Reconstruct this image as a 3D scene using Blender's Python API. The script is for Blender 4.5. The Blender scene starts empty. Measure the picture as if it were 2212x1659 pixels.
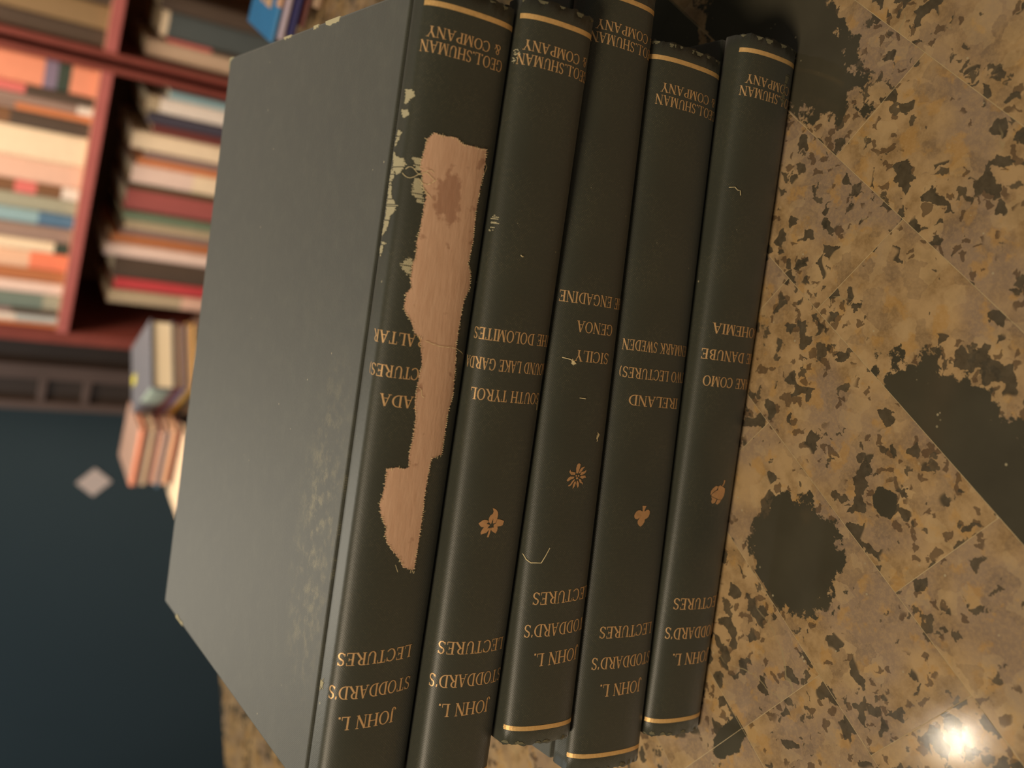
import bpy, bmesh, math, random
from mathutils import Vector, Matrix

random.seed(7)
S = bpy.context.scene
C = S.collection
CT = 0.92                                   # height of the counter top above the floor

# ------------------------------------------------------------------ camera
cd = bpy.data.cameras.new('camera'); cam = bpy.data.objects.new('camera', cd); C.objects.link(cam)
R0 = ((0.08869618291, -0.55017457, -0.83032582), (-0.99605872664, -0.04900403, -0.07392982), (-0.0000150110, 0.83361057, -0.55235262))
M = Matrix(((R0[0][0], -R0[1][0], -R0[2][0], 0.003441), (R0[0][1], -R0[1][1], -R0[2][1], -0.252305),
            (R0[0][2], -R0[1][2], -R0[2][2], CT + 0.232352), (0, 0, 0, 1)))
cam.matrix_world = M
cd.sensor_width = 36.0; cd.lens = 36.0 * 2126.98 / 2212.0
cd.clip_start = 0.01; cd.clip_end = 50
cd.dof.use_dof = True; cd.dof.focus_distance = 0.278; cd.dof.aperture_fstop = 10.5; cd.dof.aperture_blades = 0
S.camera = cam

# ------------------------------------------------------------------ world, lights, exposure
S.view_settings.view_transform = 'Standard'; S.view_settings.look = 'None'
S.view_settings.gamma = 1.0; S.view_settings.use_curve_mapping = False
S.view_settings.exposure = 0.0
W = bpy.data.worlds.new('world'); S.world = W; W.use_nodes = True
W.node_tree.nodes['Background'].inputs[0].default_value = (1.0, 0.86, 0.68, 1)
W.node_tree.nodes['Background'].inputs[1].default_value = 0.10

def lamp(name, kind, loc, power, col, size=0.1, target=None, spread=None):
    l = bpy.data.lights.new(name, kind); l.energy = power; l.color = col
    o = bpy.data.objects.new(name, l); C.objects.link(o); o.location = loc
    if kind == 'AREA':
        l.shape = 'DISK'; l.size = size
        if spread: l.spread = spread
    else:
        l.shadow_soft_size = size
    if target is not None:
        o.rotation_euler = (Vector(target) - Vector(loc)).to_track_quat('-Z', 'Y').to_euler()
    return o
WARM = (1.0, 0.82, 0.60)
lamp('ceiling_bulb', 'POINT', (-0.4628, 0.5715, CT + 1.157), 1.6, (1.0, 0.84, 0.62), 0.012)
lamp('ceiling_light', 'AREA', (-0.9, -0.55, CT + 1.35), 21.0, WARM, 0.5, (0.0, 0.0, CT))
lamp('shelf_light', 'AREA', (0.22, 1.0, CT + 0.88), 6.3, (1.0, 0.85, 0.68), 0.5, (0.15, 1.35, CT - 0.15), math.radians(85))
lamp('cover_fill', 'AREA', (-0.45, 1.75, CT + 1.15), 10.0, (1.0, 0.92, 0.76), 0.5, (0.0, 0.1, CT + 0.1))  # added fill to brighten the top cover, stands for no actual lamp
lamp('room_light', 'AREA', (-1.6, 1.2, CT + 0.6), 9.0, (0.72, 0.88, 1.0), 0.6, (-0.7, 2.0, CT - 0.35))

# ------------------------------------------------------------------ node helpers
def lin(c):
    return tuple(((x / 255.0) / 12.92 if x / 255.0 <= 0.04045 else ((x / 255.0 + 0.055) / 1.055) ** 2.4) for x in c)
class N:
    def __init__(s, name):
        s.m = bpy.data.materials.new(name); s.m.use_nodes = True; s.t = s.m.node_tree
        s.t.nodes.clear(); s.out = s.t.nodes.new('ShaderNodeOutputMaterial')
        s.b = s.t.nodes.new('ShaderNodeBsdfPrincipled'); s.t.links.new(s.b.outputs[0], s.out.inputs[0])
    def n(s, typ, **kw):
        x = s.t.nodes.new(typ)
        for k, v in kw.items(): setattr(x, k, v)
        return x
    def put(s, sock, v):
        if hasattr(v, 'is_output') or isinstance(v, bpy.types.NodeSocket): s.t.links.new(v, sock)
        elif isinstance(v, (tuple, list)) and len(v) == 3 and sock.type == 'RGBA': sock.default_value = (*v, 1)
        else: sock.default_value = v
    def set(s, key, v): s.put(s.b.inputs[key], v)
    def math(s, op, a, b=0.0, c=0.0, clamp=False):
        x = s.n('ShaderNodeMath', operation=op, use_clamp=clamp)
        s.put(x.inputs[0], a); s.put(x.inputs[1], b); s.put(x.inputs[2], c); return x.outputs[0]
    def mix(s, f, a, b, mode='MIX'):
        x = s.n('ShaderNodeMix', data_type='RGBA', blend_type=mode)
        s.put(x.inputs['Factor'], f); s.put(x.inputs[6], a); s.put(x.inputs[7], b); return x.outputs[2]
    def noise(s, vec, scale, detail=2.0, rough=0.5, dist=0.0, col=False):
        x = s.n('ShaderNodeTexNoise'); s.put(x.inputs['Vector'], vec)
        x.inputs['Scale'].default_value = scale; x.inputs['Detail'].default_value = detail
        x.inputs['Roughness'].default_value = rough; x.inputs['Distortion'].default_value = dist
        return x.outputs['Color' if col else 'Fac']
    def voro(s, vec, scale, feature='F1', out='Distance', rnd=1.0):
        x = s.n('ShaderNodeTexVoronoi', feature=feature); s.put(x.inputs['Vector'], vec)
        x.inputs['Scale'].default_value = scale; x.inputs['Randomness'].default_value = rnd; return x.outputs[out]
    def step(s, v, lo, hi):
        x = s.n('ShaderNodeMapRange', interpolation_type='SMOOTHSTEP')
        s.put(x.inputs['Value'], v); x.inputs['From Min'].default_value = lo; x.inputs['From Max'].default_value = hi
        return x.outputs[0]
    def coord(s, kind='Object'): return s.n('ShaderNodeTexCoord').outputs[kind]
    def sep(s, v):
        x = s.n('ShaderNodeSeparateXYZ'); s.put(x.inputs[0], v); return x.outputs
    def comb(s, x_, y_, z_=0.0):
        x = s.n('ShaderNodeCombineXYZ'); s.put(x.inputs[0], x_); s.put(x.inputs[1], y_); s.put(x.inputs[2], z_); return x.outputs[0]
    def vmath(s, op, a, b=(0, 0, 0)):
        x = s.n('ShaderNodeVectorMath', operation=op); s.put(x.inputs[0], a)
        if hasattr(b, 'is_output') or isinstance(b, bpy.types.NodeSocket): s.t.links.new(b, x.inputs[1])
        else: x.inputs[1].default_value = b
        return x.outputs[0]
    def bump(s, h, strength=0.3, dist=0.0002):
        x = s.n('ShaderNodeBump'); x.inputs['Strength'].default_value = strength; x.inputs['Distance'].default_value = dist
        s.put(x.inputs['Height'], h); s.put(s.b.inputs['Normal'], x.outputs[0])

def simple(name, rgb, rough=0.6, var=0.12, scale=40.0, spec=0.4, gain=1.0):
    k = N(name); c = tuple(min(0.9, x * gain) for x in lin(rgb)); v = k.noise(k.coord(), scale, 3.0)
    k.set('Base Color', k.mix(v, tuple(x * (1 - var) for x in c), tuple(min(1, x * (1 + var)) for x in c)))
    k.set('Roughness', rough); k.set('Specular IOR Level', spec); return k.m

# ---- book cloth (object or UV space in metres: x along the spine, y across)
def cloth(name, spine):
    k = N(name)
    if spine: uv = k.coord('UV')
    else: uv = k.coord('Object')
    x, y, _ = k.sep(uv)
    fx = k.math('SINE', k.math('MULTIPLY', x, 2 * math.pi / 0.0007))
    fy = k.math('SINE', k.math('MULTIPLY', y, 2 * math.pi / 0.0007))
    wv = k.math('MULTIPLY', fx, fy)
    jit = k.noise(uv, 900.0, 2.0)
    big = k.noise(uv, 38.0, 3.0, 0.6)
    wear = k.noise(uv, 160.0, 4.0, 0.65)
    c = k.mix(big, lin((52, 54, 45)), lin((64, 66, 54)))
    if not spine:
        c = k.mix(k.math('MULTIPLY', k.step(wear, 0.4, 0.85), 0.4), c, lin((84, 86, 72)))
        # scuffed weave near the joint, its glints painted into the colour
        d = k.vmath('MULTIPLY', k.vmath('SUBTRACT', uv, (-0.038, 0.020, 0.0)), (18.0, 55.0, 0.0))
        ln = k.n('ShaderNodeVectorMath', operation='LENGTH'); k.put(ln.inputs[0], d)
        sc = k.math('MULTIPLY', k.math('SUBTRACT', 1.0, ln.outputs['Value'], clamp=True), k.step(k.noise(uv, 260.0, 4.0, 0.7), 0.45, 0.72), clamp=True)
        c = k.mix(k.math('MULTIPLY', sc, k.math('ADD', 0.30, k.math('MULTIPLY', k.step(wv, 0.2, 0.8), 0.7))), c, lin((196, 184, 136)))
    dots = k.math('MULTIPLY', k.step(wv, 0.62, 0.98), k.math('MULTIPLY', k.step(jit, 0.40, 0.66), k.step(k.noise(uv, 70.0, 2.0), 0.30, 0.75)))
    c = k.mix(k.math('MULTIPLY', dots, 0.75 if spine else 0.3), c, lin((150, 138, 105)))
    sp = k.voro(uv, 130.0); spk = k.step(sp, 0.045, 0.03)
    c = k.mix(k.math('MULTIPLY', spk, k.step(k.noise(uv, 30.0), 0.5, 0.6)), c, lin((170, 160, 130)))
    k.set('Base Color', c); k.set('Roughness', 0.47 if spine else 0.58); k.set('Specular IOR Level', 0.5)
    k.set('Sheen Weight', 0.12 if spine else 0.45); k.set('Sheen Roughness', 0.5)
    k.bump(k.math('ADD', k.math('MULTIPLY', wv, 0.6), k.math('MULTIPLY', jit, 2.2)), 0.13 if spine else 0.12, 0.00012)
    return k.m
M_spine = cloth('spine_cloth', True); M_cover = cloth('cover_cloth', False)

def foil(name, c1, c2):
    k = N(name); o = k.coord('UV'); v = k.noise(o, 1500.0, 3.0); w = k.noise(o, 260.0, 2.0)
    c = k.mix(v, lin(c1), lin(c2)); c = k.mix(k.math('MULTIPLY', k.step(w, 0.55, 0.75), 0.35), c, lin((140, 108, 66)))
    k.set('Base Color', c); k.set('Metallic', 0.35); k.set('Roughness', 0.5); return k.m
M_gold = foil('gold_lettering', (240, 200, 146), (214, 170, 116))
M_band = foil('gold_band_foil', (245, 206, 140), (222, 176, 110))
M_emblem = foil('emblem_foil', (222, 176, 128), (200, 152, 104))

k = N('bare_spine_board'); o = k.coord('UV')
st = k.n('ShaderNodeMapping'); k.put(st.inputs['Vector'], o); st.inputs['Scale'].default_value = (0.22, 1.0, 1.0)
c = k.mix(k.noise(st.outputs[0], 520.0, 4.0), lin((206, 162, 130)), lin((228, 190, 158)))
d = k.vmath('MULTIPLY', k.vmath('SUBTRACT', o, (0.0565, -0.0005, 0)), (105.0, 190.0, 0)); ln = k.n('ShaderNodeVectorMath', operation='LENGTH'); k.put(ln.inputs[0], d)
c = k.mix(k.math('MULTIPLY', k.step(k.math('ADD', ln.outputs['Value'], k.math('MULTIPLY', k.noise(o, 420.0, 3.0), 1.3)), 1.45, 1.2), 0.55), c, lin((150, 100, 76)))
c = k.mix(k.math('MULTIPLY', k.step(k.noise(o, 190.0, 3.0), 0.64, 0.7), 0.5), c, lin((150, 104, 80)))
k.set('Base Color', c); k.set('Roughness', 0.75); k.bump(k.noise(st.outputs[0], 900.0, 4.0), 0.35, 0.0003); M_bare = k.m

k = N('worn_threads'); o = k.coord('UV')
x, y, _ = k.sep(o)
wv = k.math('MULTIPLY', k.math('SINE', k.math('MULTIPLY', x, 2 * math.pi / 0.0005)), k.math('SINE', k.math('MULTIPLY', y, 2 * math.pi / 0.0005)))
k.set('Base Color', k.mix(k.step(wv, -0.6, 0.6), lin((170, 162, 128)), lin((226, 217, 180)))); k.set('Roughness', 0.9)
k.bump(wv, 0.6, 0.0002); M_worn = k.m
M_thread = simple('frayed_thread', (232, 214, 166), 0.9, 0.2, 800.0)
M_fray = simple('frayed_cloth', (112, 108, 84), 0.9, 0.35, 900.0)

def pages(name, c1, c2):
    k = N(name); o = k.coord(); z = k.sep(o)[2]
    n = k.noise(k.comb(k.math('MULTIPLY', k.sep(o)[0], 8.0), k.math('MULTIPLY', k.sep(o)[1], 8.0), k.math('MULTIPLY', z, 1800.0)), 1.0, 2.0)
    k.set('Base Color', k.mix(n, lin(c1), lin(c2))); k.set('Roughness', 0.9); return k.m
M_pages = pages('old_page_edges', (120, 100, 70), (182, 160, 118))
M_cream = pages('cream_page_edges', (226, 200, 162), (246, 228, 194))

# ------------------------------------------------------------------ object helpers
def prop(o, label=None, cat=None, group=None, kind=None):
    if label: o['label'] = label
    if cat: o['category'] = cat
    if group: o['group'] = group
    if kind: o['kind'] = kind
    return o
def empty(name, loc, rz=0.0, label=None, cat=None, group=None):
    o = bpy.data.objects.new(name, None); o.empty_display_size = 0.02; C.objects.link(o)
    o.location = loc; o.rotation_euler = (0, 0, rz); return prop(o, label, cat, group)
def mesh(name, vs, fs, mats, parent=None, uv=None, mi=None, smooth=False, loc=(0, 0, 0), rot=(0, 0, 0)):
    me = bpy.data.meshes.new(name); me.from_pydata([tuple(v) for v in vs], [], fs); me.update()
    for m in (mats if isinstance(mats, (list, tuple)) else [mats]): me.materials.append(m)
    if mi:
        for p, i in zip(me.polygons, mi): p.material_index = i
    if uv:
        l = me.uv_layers.new(name='UVMap')
        for lp in me.loops: l.data[lp.index].uv = uv[lp.vertex_index]
    if smooth:
        for p in me.polygons: p.use_smooth = True
    o = bpy.data.objects.new(name, me); C.objects.link(o); o.parent = parent; o.location = loc; o.rotation_euler = rot
    return o
class MB:
    def __init__(s): s.v = []; s.f = []; s.mi = []
    def box(s, x0, x1, y0, y1, z0, z1, m=0):
        b = len(s.v)
        s.v += [(x0, y0, z0), (x1, y0, z0), (x1, y1, z0), (x0, y1, z0), (x0, y0, z1), (x1, y0, z1), (x1, y1, z1), (x0, y1, z1)]
        for f in ((0, 3, 2, 1), (4, 5, 6, 7), (0, 1, 5, 4), (1, 2, 6, 5), (2, 3, 7, 6), (3, 0, 4, 7)):
            s.f.append(tuple(b + i for i in f)); s.mi.append(m)
    def prism(s, poly, z0, z1, m=0):
        b = len(s.v); n = len(poly)
        s.v += [(x, y, z0) for x, y in poly] + [(x, y, z1) for x, y in poly]
        s.f.append(tuple(b + i for i in reversed(range(n)))); s.f.append(tuple(b + n + i for i in range(n))); s.mi += [m, m]
        for i in range(n):
            j = (i + 1) % n; s.f.append((b + i, b + j, b + n + j, b + n + i)); s.mi.append(m)
    def build(s, name, mats, parent=None, bevel=0.0, **kw):
        o = mesh(name, s.v, s.f, mats, parent, mi=s.mi, **kw)
        if bevel:
            bm = bmesh.new(); bm.from_mesh(o.data)
            bmesh.ops.bevel(bm, geom=list(bm.edges), offset=bevel, segments=2, profile=0.6, affect='EDGES')
            bm.to_mesh(o.data); bm.free()
        return o

# ------------------------------------------------------------------ room shell
M_wall = simple('dark_teal_wall', (60, 71, 74), 0.8, 0.08, 3.0, 0.2)
M_floor = simple('dark_floor', (50, 48, 46), 0.8, 0.2, 6.0)
P0 = Vector((0.44401865, 1.44132762, 0.0)); RX = Vector((0.89493436, -0.44619781, 0)); DY = Vector((0.44619781, 0.89493436, 0))
BRZ = math.atan2(RX.y, RX.x)
def bc(X, Y, z=0.0): return P0 + RX * X + DY * Y + Vector((0, 0, z))
b = MB(); b.box(-2.6, 2.4, 0.0, 0.08, 0.0, 2.6); b.build('wall_back', M_wall, loc=bc(0, 0.302), rot=(0, 0, BRZ))['kind'] = 'structure'
b = MB(); b.box(-3.0, 3.2, -2.0, 4.2, -0.05, 0.0); b.build('floor', M_floor)['kind'] = 'structure'

# ------------------------------------------------------------------ granite counter
TA = math.radians(49.6); E1 = Vector((-math.cos(TA), -math.sin(TA))); E2 = Vector((math.sin(TA), -math.cos(TA)))
k = N('tiled_granite'); uv = k.coord('UV'); u, v, _ = k.sep(uv)
at = k.n('ShaderNodeAttribute', attribute_name='tile'); off = k.vmath('SCALE', at.outputs['Color']); off.node.inputs['Scale'].default_value = 3.0
q = k.vmath('ADD', k.comb(u, v, 0.0), off)
rnd = k.sep(at.outputs['Color'])[0]
n1 = k.noise(q, 95.0, 4.0, 0.6); n2 = k.noise(q, 30.0, 2.0, 0.5)
wq = k.vmath('ADD', q, k.vmath('MULTIPLY', k.vmath('SUBTRACT', k.noise(q, 240.0, 3.0, 0.6, col=True), (0.5, 0.5, 0.5)), (0.0055, 0.0055, 0.0)))
c = k.mix(k.step(n1, 0.35, 0.62), lin((144, 118, 82)), lin((178, 150, 110)))
c = k.mix(k.math('MULTIPLY', k.step(n2, 0.47, 0.62), 0.75), c, lin((138, 120, 104)))
c = k.mix(k.math('MULTIPLY', k.step(k.noise(q, 130.0, 4.0, 0.6), 0.55, 0.64), 0.65), c, lin((176, 138, 82)))
cell = k.voro(wq, 190.0, out='Color'); cr_, cg_, _ = k.sep(cell)
c = k.mix(k.math('MULTIPLY', k.step(cg_, 0.80, 0.86), 0.28), c, lin((106, 92, 78)))
c = k.mix(k.math('MULTIPLY', k.step(cg_, 0.16, 0.12), 0.22), c, lin((196, 172, 130)))
dens = k.math('MULTIPLY', k.math('SUBTRACT', k.noise(k.vmath('ADD', q, (5.3, 2.1, 0.0)), 42.0, 2.0), 0.5), 1.3)
f1 = k.step(k.math('ADD', k.sep(k.voro(wq, 260.0, out='Color'))[0], dens), 0.90, 0.92)
f2 = k.step(k.math('ADD', k.sep(k.voro(k.vmath('ADD', wq, (3.1, 1.7, 0)), 520.0, out='Color'))[0], k.math('MULTIPLY', dens, 0.5)), 0.93, 0.95)
f3 = k.step(k.math('ADD', k.noise(wq, 150.0, 3.0, 0.6), k.math('MULTIPLY', dens, 0.16)), 0.63, 0.65)
c = k.mix(k.math('MULTIPLY', k.step(k.noise(q, 900.0, 3.0, 0.7), 0.40, 0.66), 0.30), c, lin((186, 156, 112)))
dark = k.mix(k.noise(q, 420.0, 3.0), lin((40, 38, 30)), lin((96, 88, 72)))
c = k.mix(k.math('MULTIPLY', f2, 0.7), c, lin((74, 58, 44))); c = k.mix(k.math('MULTIPLY', f3, 0.85), c, dark); c = k.mix(k.math('MULTIPLY', f1, 0.92), c, dark)
# large black crystals, each kept inside its own tile
edge = k.math('MULTIPLY', k.math('SUBTRACT', k.noise(uv, 170.0, 5.0, 0.65), 0.5), 1.3)
tot = None
for (cu, cv, ru, rv, v0, v1) in ((0.088, 0.0665, 0.036, 0.0165, 0.0637, 0.0997), (0.0705, 0.0085, 0.0175, 0.0165, -0.0067, 0.0283),
                                 (-0.052, 0.113, 0.042, 0.0175, 0.0997, 0.1353), (0.0955, -0.049, 0.0045, 0.009, -0.0783, -0.0426),
                                 (0.0795, 0.0425, 0.0045, 0.0035, 0.0283, 0.0637),
                                 (-0.10, 0.09, 0.02, 0.012, 0.0637, 0.0997)):
    d = k.comb(k.math('MULTIPLY', k.math('SUBTRACT', u, cu), 1 / ru), k.math('MULTIPLY', k.math('SUBTRACT', v, cv), 1 / rv))
    ln = k.n('ShaderNodeVectorMath', operation='LENGTH'); k.put(ln.inputs[0], d)
    m_ = k.step(k.math('ADD', ln.outputs['Value'], edge), 1.03, 0.97)
    m_ = k.math('MULTIPLY', m_, k.math('MULTIPLY', k.math('GREATER_THAN', v, v0), k.math('LESS_THAN', v, v1)))
    tot = m_ if tot is None else k.math('MAXIMUM', tot, m_)
c = k.mix(tot, c, k.mix(k.noise(q, 60.0, 3.0), lin((60, 57, 46)), lin((80, 76, 62))))
# pale healed cracks and glints
cr = k.voro(k.vmath('ADD', q, k.vmath('MULTIPLY', k.noise(q, 60.0, 3.0, 0.6, col=True), (0.012, 0.012, 0.0))), 22.0, 'DISTANCE_TO_EDGE')
crm = k.math('MULTIPLY', k.step(cr, 0.006, 0.002), k.step(k.noise(q, 34.0, 2.0), 0.60, 0.66))
c = k.mix(k.math('MULTIPLY', crm, 0.7), c, lin((160, 144, 108)))
gl = k.math('MULTIPLY', k.step(k.voro(q, 240.0), 0.10, 0.06), k.step(k.noise(q, 70.0), 0.52, 0.62))
c = k.mix(k.math('MULTIPLY', gl, 0.75), c, lin((180, 168, 136)))
k.set('Base Color', c); k.set('Roughness', k.math('ADD', 0.06, k.math('MULTIPLY', k.noise(q, 300.0, 3.0), 0.08))); k.set('Specular IOR Level', 0.5)
k.bump(k.noise(uv, 2600.0, 2.0), 0.05, 0.0001); M_granite = k.m
M_grout = simple('pale_tile_joint', (186, 166, 126), 0.5, 0.45, 120.0)

POLY = [(-0.75, -0.55), (0.62, -0.55), (0.62, 0.339), (-0.08, 0.522), (-0.75, 0.165)]
counter = empty('countertop', (0, 0, CT), 0, 'speckled brown granite countertop of square-cut tiles under the five green books', 'countertop')
b = MB(); b.prism(POLY, -0.04, -0.00003); b.build('slab', M_grout, counter)
def clip(poly, poly2):
    out = poly
    n = len(poly2)
    for i in range(n):
        a = Vector(poly2[i]); d = Vector(poly2[(i + 1) % n]) - a
        inp, out = out, []
        for j in range(len(inp)):
            p, qv = Vector(inp[j]), Vector(inp[(j + 1) % len(inp)])
            sp = d.x * (p - a).y - d.y * (p - a).x; sq = d.x * (qv - a).y - d.y * (qv - a).x
            if sp >= 0: out.append(tuple(p))
            if (sp >= 0) != (sq >= 0):
                t = sp / (sp - sq); out.append(tuple(p + (qv - p) * t))
        if not out: return []
    return out
vs, fs, uvs, cols = [], [], [], []
TW, TL, G2 = 0.0356, 0.0945, 0.00009
JO = {-3: 0.094, -2: 0.0985, -1: 0.1275, 0: 0.101, 1: 0.026, 2: -0.0015}
trnd = random.Random(11)
for s_ in range(-34, 34):
    vlo, vhi = 0.0281 + TW * s_, 0.0281 + TW * (s_ + 1)
    jo = JO.get(s_, trnd.uniform(0, TL))
    for t_ in range(-16, 17):
        ulo, uhi = jo + TL * t_, jo + TL * (t_ + 1)
        quad = []
        for (uu, vv, sg) in ((ulo + G2, vlo + G2, -1), (uhi - G2, vlo + G2, -1), (uhi - G2, vhi - G2, 1), (ulo + G2, vhi - G2, 1)):
            us = uu + 0.12 * sg * TW / 2
            quad.append(tuple(E1 * us + E2 * vv))
        ar = sum(quad[i][0] * quad[(i + 1) % 4][1] - quad[(i + 1) % 4][0] * quad[i][1] for i in range(4))
        if ar < 0: quad.reverse()
        pl = clip(quad, POLY)
        rc = (trnd.random(), trnd.random(), trnd.random())
        if len(pl) < 3: continue
        b0 = len(vs)
        for x, y in pl:
            vs.append((x, y, 0.0)); uvs.append((E1.x * x + E1.y * y, E2.x * x + E2.y * y)); cols.append(rc)
        fs.append(tuple(range(b0, b0 + len(pl))))
o = mesh('tile_surface', vs, fs, M_granite, counter, uv=uvs)
ca = o.data.color_attributes.new('tile', 'FLOAT_COLOR', 'POINT')
for i, cc in enumerate(cols): ca.data[i].color = (*cc, 1)
M_base = simple('dark_cabinet_wood', (70, 48, 36), 0.5, 0.2, 20.0)
base = empty('base_cabinet', (0, 0, 0), 0, 'dark wooden base cabinet carrying the granite countertop', 'cabinet')
b = MB(); b.prism([(x * 0.93, y * 0.93 - 0.005) for x, y in POLY], 0.08, CT - 0.0401); b.build('carcass', M_base, base)
b = MB(); b.prism([(x * 0.85, y * 0.85) for x, y in POLY], 0.0, 0.08); b.build('plinth', M_base, base)

# ------------------------------------------------------------------ the five green books
HL = 0.1065; BW = 0.1585; BULGE = 0.005; EXPO = 2.4; GRV = 0.006
def profile(t, n=44):
    """cross-section of the spine cloth: list of (v, w, s); s runs from the top joint to the bottom joint, 0 at mid spine"""
    pts = [(GRV + 0.0004, t - 0.0012), (GRV - 0.0006, t - 0.0003), (GRV - 0.0016, t)]
    pts += [(GRV * (1 - i / 5.0) * 0.7, t) for i in range(1, 5)]
    for i in range(n + 1):
        ph = math.pi / 2 - math.pi * i / n; c, s = math.cos(ph), math.sin(ph)
        pts.append((-BULGE * abs(c) ** (2 / EXPO), t / 2 + t / 2 * math.copysign(abs(s) ** (2 / EXPO), s)))
    i0 = 7
    pts += [(GRV * (i / 5.0) * 0.7, 0.0) for i in range(1, 5)] + [(GRV - 0.0016, 0.0), (GRV - 0.0006, 0.0003), (GRV + 0.0004, 0.0012)]
    s = [0.0]
    for a, b_ in zip(pts, pts[1:]): s.append(s[-1] + math.hypot(b_[0] - a[0], b_[1] - a[1]))
    sm = (s[i0] + s[i0 + n]) / 2
    return [(p[0], p[1], q_ - sm) for p, q_ in zip(pts, s)]
class Surf:
    def __init__(s, t): s.p = profile(t)
    def at(s, u, sv, off=0.0):
        p = s.p
        i = 0
        while i < len(p) - 2 and p[i + 1][2] < sv: i += 1
        a, b_ = p[i], p[i + 1]; f = (sv - a[2]) / (b_[2] - a[2])
        tv, tw = b_[0] - a[0], b_[1] - a[1]; L_ = math.hypot(tv, tw)
        nv, nw = tw / L_, -tv / L_
        return (u, a[0] + tv * f + nv * off, a[1] + tw * f + nw * off)

# serif capitals drawn as strokes in a cell of cap height 1
TK, TN, SF = 0.15, 0.062, 0.05
def bar(x0, y0, x1, y1, w):
    d = Vector((x1 - x0, y1 - y0)); n = Vector((-d.y, d.x)).normalized() * w / 2
    return [[(x0 + n.x, y0 + n.y), (x0 - n.x, y0 - n.y), (x1 - n.x, y1 - n.y), (x1 + n.x, y1 + n.y)]]
def stem(x, y0=0.0, y1=1.0, s0=True, s1=True, w=TK):
    r = bar(x, y0, x, y1, w)
    if s0: r += bar(x - w / 2 - 0.09, y0 + SF / 2, x + w / 2 + 0.09, y0 + SF / 2, SF)
    if s1: r += bar(x - w / 2 - 0.09, y1 - SF / 2, x + w / 2 + 0.09, y1 - SF / 2, SF)
    return r
def foot(x, y): return bar(x - 0.14, y, x + 0.14, y, SF)
def arc(cx, cy, rx, ry, a0, a1, n=14, tk=TK, tn=TN):
    r = []
    def pt(a):
        w = tn + (tk - tn) * abs(math.cos(a)) ** 1.5
        return (cx + (rx) * math.cos(a), cy + ry * math.sin(a)), (cx + (rx - w) * math.cos(a), cy + (ry - min(w, tn * 1.1 + (w - tn) * abs(math.cos(a)))) * math.sin(a))
    for i in range(n):
        o1, i1 = pt(math.radians(a0 + (a1 - a0) * i / n)); o2, i2 = pt(math.radians(a0 + (a1 - a0) * (i + 1) / n))
        r.append([o1, o2, i2, i1])
    return r
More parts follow.
